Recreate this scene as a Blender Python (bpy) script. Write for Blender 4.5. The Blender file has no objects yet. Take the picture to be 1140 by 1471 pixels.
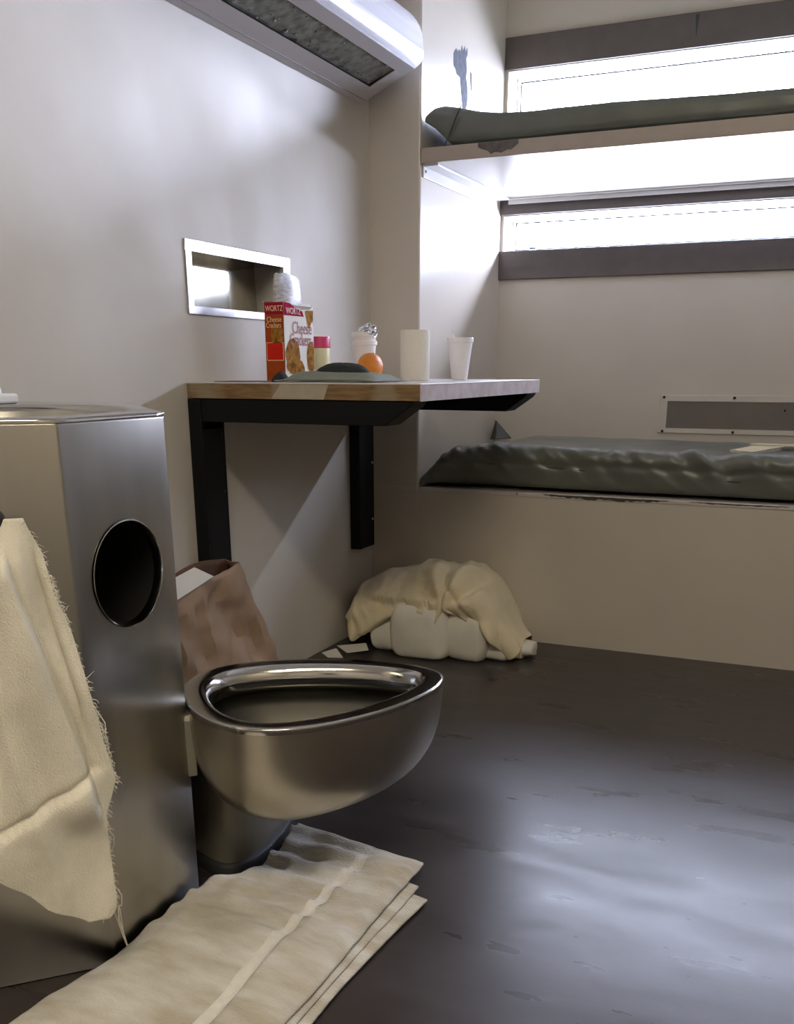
import bpy, bmesh, math, random
from mathutils import Vector, Matrix, noise
random.seed(7)
C = bpy.context.scene.collection
PI = math.pi
V = Vector

# ------------------------------------------------------------------ helpers
def smooth(a, b, x):
    t = max(0.0, min(1.0, (x - a) / (b - a))); return t * t * (3 - 2 * t)

def lerp(a, b, t): return a + (b - a) * t

def interp(tab, x):
    if x <= tab[0][0]: return tab[0][1]
    for (x0, y0), (x1, y1) in zip(tab, tab[1:]):
        if x <= x1: return y0 + (y1 - y0) * (x - x0) / (x1 - x0)
    return tab[-1][1]

def nz(x, y, z=0.0): return noise.noise(V((x, y, z)))

def ridge(x, y, z=0.0): return 1.0 - 2.0 * abs(nz(x, y, z))

class MB:
    """collects verts and faces in world coordinates"""
    def __init__(s): s.v = []; s.f = []
    def add(s, vs, fs):
        n = len(s.v); s.v += [tuple(v) for v in vs]; s.f += [tuple(i + n for i in f) for f in fs]; return s
    def box(s, a, b):
        (x0, y0, z0), (x1, y1, z1) = a, b
        return s.add([(x0,y0,z0),(x1,y0,z0),(x1,y1,z0),(x0,y1,z0),(x0,y0,z1),(x1,y0,z1),(x1,y1,z1),(x0,y1,z1)],
                     [(0,3,2,1),(4,5,6,7),(0,1,5,4),(1,2,6,5),(2,3,7,6),(3,0,4,7)])
    def loops(s, L, cap0=True, cap1=True, closed=True):
        n = len(L[0]); vs = [p for l in L for p in l]; fs = []
        for i in range(len(L) - 1):
            for j in range(n if closed else n - 1):
                k = (j + 1) % n
                fs.append((i*n+j, i*n+k, (i+1)*n+k, (i+1)*n+j))
        if cap0: fs.append(tuple(range(n - 1, -1, -1)))
        if cap1: fs.append(tuple((len(L)-1)*n + j for j in range(n)))
        return s.add(vs, fs)
    def prism(s, poly, d):
        d = V(d); return s.loops([[V(p) for p in poly], [V(p) + d for p in poly]])
    def grid(s, rows):
        return s.loops(rows, False, False, False)
    def tube(s, pts, r, n=8, r1=None):
        pts = [V(p) for p in pts]; L = []
        t0 = (pts[1] - pts[0]).normalized(); u = t0.orthogonal().normalized()
        for i, p in enumerate(pts):
            t = (pts[min(i+1, len(pts)-1)] - pts[max(i-1, 0)]).normalized()
            u = (u - t * u.dot(t)).normalized(); w = t.cross(u)
            q = r if r1 is None else lerp(r, r1, i / (len(pts) - 1))
            L.append([p + (u * math.cos(a) + w * math.sin(a)) * q for a in [2*PI*k/n for k in range(n)]])
        return s.loops(L)
    def lathe(s, c, prof, n=32, ax=(0,0,1), cap0=True, cap1=True):
        ax = V(ax).normalized(); u = ax.orthogonal().normalized(); w = ax.cross(u); c = V(c); L = []
        for r, h in prof:
            L.append([c + ax*h + (u*math.cos(a) + w*math.sin(a))*max(r, 1e-5) for a in [2*PI*k/n for k in range(n)]])
        return s.loops(L, cap0, cap1)

def build(name, mb, mat, parent=None, sm=False, bevel=0, seg=2, solid=0, sub=0, origin=None, auto=40):
    me = bpy.data.meshes.new(name)
    if parent is not None:
        o0 = world_loc(parent)
    else:
        o0 = V(origin) if origin is not None else V((0, 0, 0))
    me.from_pydata([V(v) - o0 for v in mb.v], [], mb.f); me.validate()
    bm = bmesh.new(); bm.from_mesh(me)
    bmesh.ops.remove_doubles(bm, verts=bm.verts, dist=1e-6)
    bmesh.ops.recalc_face_normals(bm, faces=bm.faces)
    bm.to_mesh(me); bm.free()
    ob = bpy.data.objects.new(name, me); C.objects.link(ob)
    if parent is not None: ob.parent = parent
    else: ob.location = o0
    if mat: me.materials.append(mat)
    if bevel:
        m = ob.modifiers.new('bevel', 'BEVEL'); m.width = bevel; m.segments = seg; m.limit_method = 'ANGLE'; m.angle_limit = math.radians(35)
        m.harden_normals = False
    if solid:
        m = ob.modifiers.new('solid', 'SOLIDIFY'); m.thickness = solid; m.offset = 0
    if sub:
        m = ob.modifiers.new('sub', 'SUBSURF'); m.levels = sub; m.render_levels = sub
    if sm:
        for p in me.polygons: p.use_smooth = True
        if auto:
            try: me.set_sharp_from_angle(angle=math.radians(auto))
            except Exception: pass
    return ob

def world_loc(o):
    l = V((0, 0, 0))
    while o is not None:
        l += o.location; o = o.parent
    return l

def tag(o, label, cat, group=None):
    o['label'] = label; o['category'] = cat
    if group: o['group'] = group
    return o

def thing(name, label, cat, loc, group=None):
    o = bpy.data.objects.new(name, None); C.objects.link(o); o.location = loc
    o.empty_display_size = .05
    return tag(o, label, cat, group)

def struct(name, mb, mat, **k):
    o = build(name, mb, mat, **k)
    if o.parent is None: o['kind'] = 'structure'
    return o

def cut(ob, cutters):
    """boolean difference, baked into the mesh"""
    tmp = []
    for cmb in cutters:
        c = build('cutter_tmp', cmb, None); tmp.append(c)
        c.location = c.location - (world_loc(ob) if ob.parent else V((0,0,0))) * 0
        m = ob.modifiers.new('cut', 'BOOLEAN'); m.object = c; m.operation = 'DIFFERENCE'; m.solver = 'EXACT'
    bpy.context.view_layer.update()
    dg = bpy.context.evaluated_depsgraph_get()
    me = bpy.data.meshes.new_from_object(ob.evaluated_get(dg))
    ob.modifiers.clear(); old = ob.data; ob.data = me; me.name = old.name
    for c in tmp: bpy.data.objects.remove(c)
    return ob

# ------------------------------------------------------------------ materials
def mat(name, col, rough=.5, metal=0, spec=.5, var=0, vscale=8, vcol=None, bump=0, bscale=60, rvar=0, coat=0, sheen=0,
        trans=0, sss=0, stretch=(1,1,1), detail=6, aniso=0):
    m = bpy.data.materials.new(name); m.use_nodes = True
    nt = m.node_tree; N = nt.nodes; L = nt.links
    b = N['Principled BSDF']
    b.inputs['Base Color'].default_value = (*col, 1); b.inputs['Roughness'].default_value = rough
    b.inputs['Metallic'].default_value = metal; b.inputs['Specular IOR Level'].default_value = spec
    b.inputs['Coat Weight'].default_value = coat; b.inputs['Sheen Weight'].default_value = sheen
    b.inputs['Transmission Weight'].default_value = trans
    if sss:
        b.inputs['Subsurface Weight'].default_value = sss; b.inputs['Subsurface Radius'].default_value = (.01,.008,.006)
    b.inputs['Anisotropic'].default_value = aniso
    tc = N.new('ShaderNodeTexCoord'); mp = N.new('ShaderNodeMapping'); mp.inputs['Scale'].default_value = stretch
    g = N.new('ShaderNodeNewGeometry')
    L.new(g.outputs['Position'], mp.inputs['Vector'])
    if var:
        t = N.new('ShaderNodeTexNoise'); t.inputs['Scale'].default_value = vscale; t.inputs['Detail'].default_value = detail
        L.new(mp.outputs[0], t.inputs['Vector'])
        r = N.new('ShaderNodeValToRGB'); r.color_ramp.elements[0].position = .35; r.color_ramp.elements[1].position = .68
        c2 = vcol if vcol else tuple(c * (1 - var) for c in col)
        r.color_ramp.elements[0].color = (*c2, 1); r.color_ramp.elements[1].color = (*col, 1)
        L.new(t.outputs['Fac'], r.inputs[0]); L.new(r.outputs[0], b.inputs['Base Color'])
    if rvar:
        t = N.new('ShaderNodeTexNoise'); t.inputs['Scale'].default_value = vscale * .7; t.inputs['Detail'].default_value = 5
        L.new(mp.outputs[0], t.inputs['Vector'])
        r = N.new('ShaderNodeMapRange'); r.inputs['From Min'].default_value = .3; r.inputs['From Max'].default_value = .7
        r.inputs['To Min'].default_value = rough - rvar; r.inputs['To Max'].default_value = rough + rvar
        L.new(t.outputs['Fac'], r.inputs['Value']); L.new(r.outputs[0], b.inputs['Roughness'])
    if bump:
        t = N.new('ShaderNodeTexNoise'); t.inputs['Scale'].default_value = bscale; t.inputs['Detail'].default_value = 4
        L.new(mp.outputs[0], t.inputs['Vector'])
        bp = N.new('ShaderNodeBump'); bp.inputs['Strength'].default_value = bump; bp.inputs['Distance'].default_value = .004
        L.new(t.outputs['Fac'], bp.inputs['Height']); L.new(bp.outputs[0], b.inputs['Normal'])
    return m

M = {}
M['wall'] = mat('painted_wall', (.64,.60,.54), .50, spec=.5, var=.06, vscale=5, bump=.22, bscale=9, rvar=.08)
M['wallb'] = mat('painted_block', (.62,.565,.49), .30, var=.06, vscale=4, bump=.06, bscale=40)
M['ceil'] = mat('painted_ceiling', (.58,.55,.48), .7, var=.04)
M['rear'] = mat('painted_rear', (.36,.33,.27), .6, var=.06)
M['steelpaint'] = mat('painted_steel', (.66,.61,.54), .33, var=.05, vscale=9, bump=.05)
M['white_steel'] = mat('white_painted_steel', (.78,.77,.76), .3, var=.03)
M['brown'] = mat('brown_painted_frame', (.115,.093,.085), .5, var=.15, vscale=20)
M['gasket'] = mat('gasket', (.03,.03,.035), .6)
M['black'] = mat('black_steel', (.005,.005,.0055), .55, spec=.2)
M['lip'] = mat('bunk_lip_paint', (.46,.39,.335), .42, var=.1, vscale=14)
M['bolt'] = mat('bolt', (.03,.028,.025), .5, metal=.5)
M['boltw'] = mat('bolt_pale', (.75,.75,.78), .35, metal=.6)
M['lamp'] = mat('lamp_housing', (.60,.585,.62), .22, spec=.6, var=.03, coat=.25)
M['plate'] = mat('lamp_bottom_plate', (.52,.49,.49), .4, var=.03)
M['lens'] = mat('dirty_lens', (.26,.275,.25), .35, var=.6, vscale=38, vcol=(.10,.10,.08), detail=9)
M['vent'] = mat('vent_mesh', (.25,.22,.195), .6, var=.1)
M['scuff'] = mat('scuff_grey', (.13,.14,.17), .9, spec=.1, var=.3, vscale=60)
M['smudge'] = mat('smudge', (.085,.075,.075), .5, var=.35, vscale=60, vcol=(.14,.12,.115))
M['chip'] = mat('chipped_paint', (.05,.045,.04), .7)
M['bunkedge'] = mat('bunk_edge_paint', (.62,.57,.54), .35, var=.1, vscale=20)
M['vinyl'] = mat('mattress_vinyl', (.15,.16,.137), .34, spec=.55, var=.12, vscale=12, bump=.10, bscale=35)
M['vinyldark'] = mat('mattress_piping', (.05,.055,.045), .5)
M['steel'] = mat('brushed_steel', (.50,.485,.455), .29, metal=1, var=.08, vscale=30, stretch=(1,1,.06), bump=.03, bscale=130)
M['steelbowl'] = mat('brushed_bowl', (.55,.51,.43), .33, metal=1, var=.06, vscale=30, bump=.02, bscale=130)
M['polished'] = mat('polished_steel', (.60,.58,.54), .13, metal=1, var=.05, vscale=20)
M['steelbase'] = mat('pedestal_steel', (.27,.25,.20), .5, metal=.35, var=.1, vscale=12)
M['niche'] = mat('niche_steel', (.70,.67,.58), .09, metal=1, var=.2, vscale=14, bump=.02, bscale=11)
M['frame'] = mat('satin_steel_frame', (.80,.80,.83), .3, metal=1, var=.05)
M['base_ring'] = mat('black_ring', (.02,.02,.02), .6)  # plain black for the ring around the pedestal foot
M['recess_shade'] = mat('roll_recess', (.07,.065,.06), .4, metal=.9)  # dark base colour stands in for the shade inside the steel drum
M['terry'] = mat('cream_terry', (.83,.79,.68), .95, spec=.1, var=.10, vscale=30, bump=.75, bscale=420, sheen=.3)
M['terryf'] = mat('floor_terry', (.72,.70,.66), .95, spec=.1, var=.30, vscale=15, vcol=(.47,.42,.33), stretch=(.55,1.6,1), bump=.9, bscale=300, sheen=.3)  # brown streaks paint in shaded dips between the ribs, along with grime
M['hem'] = mat('towel_band', (.74,.71,.66), .9, spec=.1, var=.1, vscale=60, bump=.4, bscale=300)
M['cream'] = mat('cream_blanket', (.80,.70,.49), .9, spec=.15, var=.07, vscale=20, bump=.3, bscale=160, sheen=.2)
M['sheet'] = mat('white_sheet', (.80,.77,.69), .85, spec=.2, var=.05, vscale=20, bump=.15, bscale=120)
M['kraft'] = mat('kraft_paper', (.40,.28,.19), .6, spec=.3, var=.12, vscale=14, bump=.12, bscale=60)
M['kraftin'] = mat('kraft_shaded_inside', (.12,.062,.036), .8, var=.2)  # same paper as outside, its colour darkened for the shade in the bag
M['paper'] = mat('white_paper', (.80,.79,.74), .7, var=.03)
M['paperd'] = mat('dark_sheet', (.16,.13,.15), .6)  # dark paper, one even tone
M['cardboard'] = mat('buff_pad', (.74,.64,.44), .7, var=.05)
M['foam'] = mat('foam_cup', (.86,.85,.84), .55, spec=.3, var=.03, vscale=80, sss=.15)
M['tissue'] = mat('tissue_roll', (.82,.79,.72), .95, spec=.05, bump=.4, bscale=160)
M['core'] = mat('card_core', (.40,.28,.18), .8)
M['orange'] = mat('orange_peel', (.80,.27,.025), .36, var=.15, vscale=60, bump=.5, bscale=420)
M['stem'] = mat('fruit_stem', (.10,.14,.03), .8)
M['tub'] = mat('pale_yellow_tub', (.84,.80,.50), .4, var=.03)
M['pink'] = mat('pink_band', (.70,.05,.17), .4, var=.08)
M['pale'] = mat('pale_print', (.85,.55,.55), .5)
M['redd'] = mat('box_crimson', (.40,.012,.055), 7, spec=.2, var=.1)
M['rust'] = mat('box_rust', (.42,.075,.015), 7, spec=.2, var=.2, vscale=60)
M['red'] = mat('box_red', (.62,.022,.012), 7, spec=.2)
M['boxwhite'] = mat('box_white', (.86,.84,.80), .7, spec=.2)
M['boxcream'] = mat('box_cream', (.88,.66,.36), .5)
M['cracker'] = mat('cracker_print', (.47,.245,.05), 7, spec=.2, var=.5, vscale=90, vcol=(.20,.07,.012))
M['ink'] = mat('box_ink', (.30,.035,.05), .5)
M['liner'] = mat('waxed_liner', (.68,.67,.70), .35, var=.28, vscale=60, stretch=(1,1,4), vcol=(.40,.40,.50), detail=2)
M['card'] = mat('bare_card', (.36,.30,.25), .8)
M['sage'] = mat('sage_cloth', (.23,.25,.215), .8, var=.12, vscale=40, bump=.2, bscale=200)
M['blackc'] = mat('black_cloth', (.012,.016,.016), .85, bump=.3, bscale=200)
M['plastic'] = mat('white_plastic', (.88,.9,.93), .3)
M['pipe'] = mat('dark_knob', (.10,.10,.105), .35, metal=.9)
M['clear'] = mat('clear_film', (.93,.95,1.0), .08, trans=1.0, spec=.5)
M['floord'] = mat('door_steel', (.30,.27,.22), .5)

# wood laminate with a worn edge
def wood():
    m = mat('worn_laminate', (.33,.20,.095), .42)
    nt = m.node_tree; N = nt.nodes; L = nt.links; b = N['Principled BSDF']
    g = N.new('ShaderNodeNewGeometry'); mp = N.new('ShaderNodeMapping'); mp.inputs['Scale'].default_value = (4, 4, 30)
    L.new(g.outputs['Position'], mp.inputs[0])
    t = N.new('ShaderNodeTexNoise'); t.inputs['Scale'].default_value = 5; t.inputs['Detail'].default_value = 8; L.new(mp.outputs[0], t.inputs['Vector'])
    r = N.new('ShaderNodeValToRGB'); r.color_ramp.elements[0].position = .3; r.color_ramp.elements[1].position = .75
    r.color_ramp.elements[0].color = (.13,.068,.024,1); r.color_ramp.elements[1].color = (.29,.185,.085,1)
    L.new(t.outputs['Fac'], r.inputs[0])
    t2 = N.new('ShaderNodeTexNoise'); t2.inputs['Scale'].default_value = 9; L.new(g.outputs['Position'], t2.inputs['Vector'])
    r2 = N.new('ShaderNodeMapRange'); r2.inputs['From Min'].default_value = .50; r2.inputs['From Max'].default_value = .60
    L.new(t2.outputs['Fac'], r2.inputs['Value'])
    mx = N.new('ShaderNodeMixRGB'); mx.inputs[2].default_value = (.30,.26,.19,1)
    sc = N.new('ShaderNodeMath'); sc.operation = 'MULTIPLY'; sc.inputs[1].default_value = .6
    L.new(r2.outputs[0], sc.inputs[0]); L.new(sc.outputs[0], mx.inputs[0]); L.new(r.outputs[0], mx.inputs[1])
    L.new(mx.outputs[0], b.inputs['Base Color'])
    return m
M['wood'] = wood()
M['edge'] = mat('pale_desk_edge', (.62,.55,.56), .42, var=.3, vscale=22, vcol=(.47,.38,.36))
M['top'] = mat('desk_top_laminate', (.62,.57,.55), .35, var=.08)
M['tape'] = mat('tape_patch', (.44,.385,.30), .5, var=.15, vscale=40)

def floor_mat():
    m = mat('sealed_concrete', (.085,.068,.066), .3, spec=.42)
    nt = m.node_tree; N = nt.nodes; L = nt.links; b = N['Principled BSDF']
    g = N.new('ShaderNodeNewGeometry'); mp = N.new('ShaderNodeMapping'); mp.inputs['Rotation'].default_value = (0,0,.5); mp.inputs['Scale'].default_value = (1.2, 4, 1)
    L.new(g.outputs['Position'], mp.inputs[0])
    t = N.new('ShaderNodeTexNoise'); t.inputs['Scale'].default_value = 3.2; t.inputs['Detail'].default_value = 5; t.inputs['Roughness'].default_value = .5
    L.new(mp.outputs[0], t.inputs['Vector'])
    r = N.new('ShaderNodeValToRGB'); r.color_ramp.elements[0].position = .33; r.color_ramp.elements[1].position = .7
    r.color_ramp.elements[0].color = (.034,.027,.0255,1); r.color_ramp.elements[1].color = (.044,.036,.035,1)
    L.new(t.outputs['Fac'], r.inputs[0])
    # small dark specks of dirt
    vo = N.new('ShaderNodeTexVoronoi'); vo.inputs['Scale'].default_value = 9; L.new(g.outputs['Position'], vo.inputs['Vector'])
    lt = N.new('ShaderNodeMath'); lt.operation = 'LESS_THAN'; lt.inputs[1].default_value = .035; L.new(vo.outputs['Distance'], lt.inputs[0])
    mx = N.new('ShaderNodeMixRGB'); mx.inputs[2].default_value = (.018,.015,.014,1)
    L.new(lt.outputs[0], mx.inputs[0]); L.new(r.outputs[0], mx.inputs[1]); L.new(mx.outputs[0], b.inputs['Base Color'])
    mr = N.new('ShaderNodeMapRange'); mr.inputs['From Min'].default_value = .3; mr.inputs['From Max'].default_value = .7
    mr.inputs['To Min'].default_value = .25; mr.inputs['To Max'].default_value = .37
    L.new(t.outputs['Fac'], mr.inputs['Value']); L.new(mr.outputs[0], b.inputs['Roughness'])
    t3 = N.new('ShaderNodeTexNoise'); t3.inputs['Scale'].default_value = 14; t3.inputs['Detail'].default_value = 6; L.new(g.outputs['Position'], t3.inputs['Vector'])
    bp = N.new('ShaderNodeBump'); bp.inputs['Strength'].default_value = .12; bp.inputs['Distance'].default_value = .006
    L.new(t3.outputs['Fac'], bp.inputs['Height']); L.new(bp.outputs[0], b.inputs['Normal'])
    return m
M['floor'] = floor_mat()

def glass_mat():
    m = bpy.data.materials.new('window_glass'); m.use_nodes = True
    nt = m.node_tree; N = nt.nodes; L = nt.links; N.clear()
    o = N.new('ShaderNodeOutputMaterial'); t = N.new('ShaderNodeBsdfTransparent'); gl = N.new('ShaderNodeBsdfGlossy')
    gl.inputs['Roughness'].default_value = .02; t.inputs[0].default_value = (.95,.97,1,1)
    f = N.new('ShaderNodeFresnel'); f.inputs[0].default_value = 1.45
    mx = N.new('ShaderNodeMixShader'); L.new(f.outputs[0], mx.inputs[0]); L.new(t.outputs[0], mx.inputs[1]); L.new(gl.outputs[0], mx.inputs[2])
    L.new(mx.outputs[0], o.inputs[0]); return m
M['glass'] = glass_mat()

def emit(name, col, s):
    m = bpy.data.materials.new(name); m.use_nodes = True
    b = m.node_tree.nodes['Principled BSDF']; b.inputs['Base Color'].default_value = (.8,.8,.8,1)
    b.inputs['Emission Color'].default_value = (*col, 1); b.inputs['Emission Strength'].default_value = s; return m
M['glow'] = emit('lit_diffuser', (1.0,.88,.68), 29)

# ------------------------------------------------------------------ room shell
XR, YB, ZC = 2.35, -4.2, 2.45      # right wall, rear wall, ceiling
XA, YW = .166, .762                # alcove side, window wall
ZB = .4748                         # bunk ledge
struct('floor', MB().box((-.2,YB-.2,-.1), (XR+.2,.02,0)), M['floor'])
struct('ceiling', MB().box((-.2,YB-.2,ZC), (XR+.2,YW+.25,ZC+.1)), M['ceil'])
wl = struct('wall_left', MB().box((-.2,YB-.2,0), (0,.0,ZC)), M['wall'])
cut(wl, [MB().box((-.09,-.955,.970), (.05,-.541,1.096))]); wl['kind'] = 'structure'
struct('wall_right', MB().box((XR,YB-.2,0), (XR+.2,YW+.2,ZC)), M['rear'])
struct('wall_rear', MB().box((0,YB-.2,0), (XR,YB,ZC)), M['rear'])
wa = struct('wall_alcove', MB().box((-.2,0,0), (XA,YW+.2,ZC)), M['wallb'], bevel=.006)
# window wall with two slit openings
X0, X1 = .178, 2.2
W1 = (1.515, 1.815); W2 = (1.243, 1.362)
ww = MB()
ww.box((XA,YW,0), (XR,YW+.125,W2[0])); ww.box((XA,YW,W2[1]), (XR,YW+.125,W1[0])); ww.box((XA,YW,W1[1]), (XR,YW+.125,ZC))
for a, b in (W1, W2):
    ww.box((XA,YW,a), (X0,YW+.125,b)); ww.box((X1,YW,a), (XR,YW+.125,b))
struct('wall_window', ww, M['wallb'])
for i, (a, b) in enumerate(((1.815,1.912), (1.362,1.452), (1.147,1.243))):
    t = struct('trim_%d' % (i+1), MB().box((XA-.008 if i else XA+.0,YW-.012,a), (XR-.001,YW-.0005,b)), M['brown'], bevel=.002)
build('crack', MB().add([(.800,YW-.0128,1.905),(.812,YW-.0128,1.907),(.808,YW-.0128,1.845),(.806,YW-.0128,1.845)], [(0,1,2,3)]), M['gasket'], bpy.data.objects['trim_1'])
# soffit and jamb liners of each window, frame, gasket, pane
for i, (a, b) in enumerate((W1, W2)):
    w = struct('window_%d' % (i+1), MB().box((X0,YW+.105,a), (X1,YW+.115,a+.003)).box((X0,YW+.105,b-.003), (X1,YW+.115,b))
               .box((X0,YW+.105,a), (X0+.003,YW+.115,b)).box((X1-.003,YW+.105,a), (X1,YW+.115,b)), M['steelpaint'])
    g = MB(); q = .0045
    for (z0, z1) in ((a+.012, a+.012+q), (b-.012-q, b-.012)): g.box((X0+.012,YW+.103,z0), (X1-.012,YW+.112,z1))
    g.box((X0+.012,YW+.103,a+.012), (X0+.012+q,YW+.112,b-.012))
    build('gasket', g, M['gasket'], w)
    build('pane', MB().add([(X0,YW+.112,a),(X1,YW+.112,a),(X1,YW+.112,b),(X0,YW+.112,b)], [(0,1,2,3)]), M['glass'], w)
    build('soffit', MB().box((X0,YW,b-.003), (X1,YW+.104,b+.001)), M['brown'] if i else M['steelpaint'], w)
# cell door in the rear wall, behind the photographer
d = struct('door_1', MB().box((.9,YB,0), (1.8,YB+.05,2.05)), M['floord'], bevel=.004)
build('door_window', MB().box((1.22,YB+.05,1.1), (1.48,YB+.055,1.75)), M['black'], d)

# paint scuff on the alcove side wall
sc = []
for u, v in ((651,76),(655,69),(657,74),(659,70),(661,75),(663,64),(664,73),(667,65),(668,74),(671,67),(671,78),(669,84),(670,100),(669,112),(671,128),(671,150),(668,165),(668,182),(663,182),(663,152),(661,130),(660,112),(655,107),(654,100),(651,94)):
    sc.append((XA+.0006, .249+.00605*(u-650)+.00013*(v-70), 1.758+.0014*(u-650)-.00178*(v-70)))
build('paint_scuff', MB().add(sc, [tuple(range(len(sc)))]).add([(XA+.0006,.405,1.735),(XA+.0006,.420,1.73),(XA+.0006,.424,1.69),(XA+.0006,.414,1.67)], [(0,1,2,3)]), M['scuff'], wa)

# bed platform of the lower bunk
bp = thing('bunk_base', 'long masonry lower bunk ledge with chipped paint edge, under the crumpled grey-green mattress', 'bed', (1.2,.35,0))
build('platform', MB().box((XA+.0005,.001,0), (XR,YW-.0005,ZB-.014)).box((XA+.0005,-.0035,0), (XR,.001,ZB-.012)), M['wallb'], bp)
build('front_edge', MB().box((XA+.0005,-.006,ZB-.014), (XR,YW-.001,ZB)), M['bunkedge'], bp, bevel=.003)
struct('trim_4', MB().box((.001,-.006,ZB-.014), (XA,.0,ZB)).box((.0005,-.0035,0), (XA,0,ZB-.012)), M['wallb'], bevel=.002)
rng = random.Random(3)
cm = MB()
def chip(x0, x1, zt, h, n):
    top = []; bot = []
    for k in range(n + 1):
        x = lerp(x0, x1, k / n); e = math.sin(PI * k / n) ** .4
        top.append((x, -.0066, zt - rng.uniform(0, .0012))); bot.append((x, -.0066, zt - .001 - h * e * rng.uniform(.45, 1)))
    cm.loops([top, bot], False, False, False)
chip(.585, .97, ZB-.002, .011, 40); chip(1.02, 1.30, ZB-.002, .005, 24); chip(.50, .505, ZB-.002, .010, 3)
build('chipped_patch', cm, M['chip'], bp)

# ------------------------------------------------------------------ upper bunk
ub = thing('upper_bunk', 'upper bunk shelf with grey smudge on its lip, crossing the window wall', 'bed', (1.2,.37,1.408))
U0, U1 = 1.408, 1.4474
build('bunk_panel', MB().box((XA+.006,.004,1.4095), (XR-.001,.728,U1-.001)), M['white_steel'], ub)
build('front_lip', MB().box((XA+.0035,-.002,U0), (XR-.001,.0035,U1)), M['lip'], ub, bevel=.0015)
build('wall_bracket', MB().box((XA+.0005,.015,1.374), (XA+.005,.70,1.4085)).box((XA+.005,.015,1.402), (XA+.05,.70,1.409)), M['white_steel'], ub, bevel=.001)
build('bracket_bolt', MB().lathe((XA+.0045,.03,1.391), [(.004,0),(.004,.002)], 12, (1,0,0)), M['bolt'], ub)
build('rear_angle', MB().box((.205,.722,1.392), (XR-.01,.7275,1.4093)).box((.205,.700,1.4060), (XR-.01,.722,1.4093)), M['white_steel'], ub)
build('smudge', MB().add([(.345+ .12*k/12, -.0026, U1-.001) for k in range(13)] + [(.465-.12*k/12, -.0026, 1.447 - .004 - .029*math.sin(PI*(k+.5)/13)**.55*(.72+.7*abs(nz(k*.7, 3)))) for k in range(13)], [tuple(range(26))]), M['smudge'], ub)

# ------------------------------------------------------------------ mattresses
def mattress(prof, ny, y0f, y1f, botf, topf, bulge, disp, xs):
    """prof: x stations; cross-section is a soft rectangle in y,z"""
    L = []
    n = 48
    for x in xs:
        y0, y1, zb, zt = y0f(x), y1f(x), botf(x), topf(x)
        cy, cz, hy, hz = (y0+y1)/2, (zb+zt)/2, (y1-y0)/2, (zt-zb)/2
        loop = []
        # perimeter sampled: front face gets most of the points
        per = []
        for k in range(16): per.append((-1, -1 + 2*k/16))                # front, bottom to top
        for k in range(24): per.append((-1 + 2*(k/24)**1.6, 1))          # top, front to back
        for k in range(4): per.append((1, 1 - 2*k/4))
        for k in range(8): per.append((1 - 2*k/8, -1))
        for a, b in per:
            # round the corners
            rr = min(hz * .75, .035)
            yy, zz = cy + a*hy, cz + b*hz
            qy = max(abs(yy-cy) - (hy-rr), 0); qz = max(abs(zz-cz) - (hz-rr), 0)
            l = math.hypot(qy, qz)
            if l > rr:
                yy = cy + math.copysign(hy-rr + qy*rr/l, a) if qy else yy
                zz = cz + math.copysign(hz-rr + qz*rr/l, b) if qz else zz
            p = V((x, yy, zz))
            loop.append(p + disp(p, a, b))
        L.append(loop)
    return MB().loops(L)

# lower mattress
def lx(n=150): return [.150 + (XR-.02-.150) * (k/n)**1.25 for k in range(n+1)]
LT = [(.15,.492),(.19,.525),(.235,.562),(.29,.585),(.37,.600),(.45,.602),(.8,.598),(2.4,.592)]
def ldisp(p, a, b):
    x, y, z = p
    h = (z - ZB) / .12
    fr = smooth(.30, .02, y)
    # slanting pulled folds, stronger near the top front and the head end
    s = x * 1.0 + h * .20
    s = x + h*.16 + .03*nz(x*5, h*1.5, 2)
    w = (math.sin(s*34 + 2.6*nz(x*4, 7)) * .35 + ridge(s*9, h*.5, 3) * 1.0 + ridge(s*19, h*.9, 9) * .8 + ridge(s*37, h*1.2, 5)*.3)
    amp = .0130 * (.35 + .65*smooth(.2,.8,h)) * smooth(.15,.25,x)
    d = w * amp
    seam = -.006 * math.exp(-((h-.60 + .06*nz(x*2,1))/.05)**2)
    if a == -1 or fr > .2:
        zlift = -.006*fr*abs(nz(x*7, 2))
        low = -.018 * math.exp(-((x-.40)/.14)**2) * smooth(.5,.0,h)     # dark pocket under the head end
        return V((0, -(d + seam)*fr - low, d*.9*fr + zlift)) if b > -.95 else V((0, -low, 0))
    if b == 1: return V((0, 0, .006*nz(x*4, y*4) + .003*nz(x*12, y*12)))
    return V((0, 0, 0))
ml = thing('mattress', 'crumpled grey-green vinyl mattress on the lower bunk ledge, a buff pad lying on it', 'mattress', (1.2,.37,ZB), 'bunk mattresses')
def ly0(x): return .012 + .02*math.exp(-((x-.15)/.03)**2)
mb = mattress(None, 0, ly0, lambda x: .735 - .25*math.exp(-((x-.15)/.03)**2), lambda x: ZB+.0015, lambda x: interp(LT, x), 0, ldisp, lx())
build('cover', mb, M['vinyl'], ml, sm=True, sub=1, auto=70)
pts = []
for k in range(120):
    x = .36 + (XR-.05-.36)*k/119
    z = lerp(.556, .532, smooth(.35, 1.2, x)) + .003*nz(x*6, 4)
    pts.append((x, ly0(x) - .004 - .003*abs(nz(x*9,3)), z))
build('seam_piping', MB().tube(pts, .0022, 6), M['vinyldark'], ml, sm=True)
# pulled up corner flap at the back of the head end
build('corner_flap', MB().add([(.085+.085,.71,.580),(.205,.665,.585),(.255,.70,.588),(.180,.735,.650),(.188,.722,.647),(.20,.69,.612)],
      [(0,1,5),(0,5,4),(0,4,3),(1,2,5),(2,4,5),(2,3,4)]), M['vinyldark'], ml, solid=.003)
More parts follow.
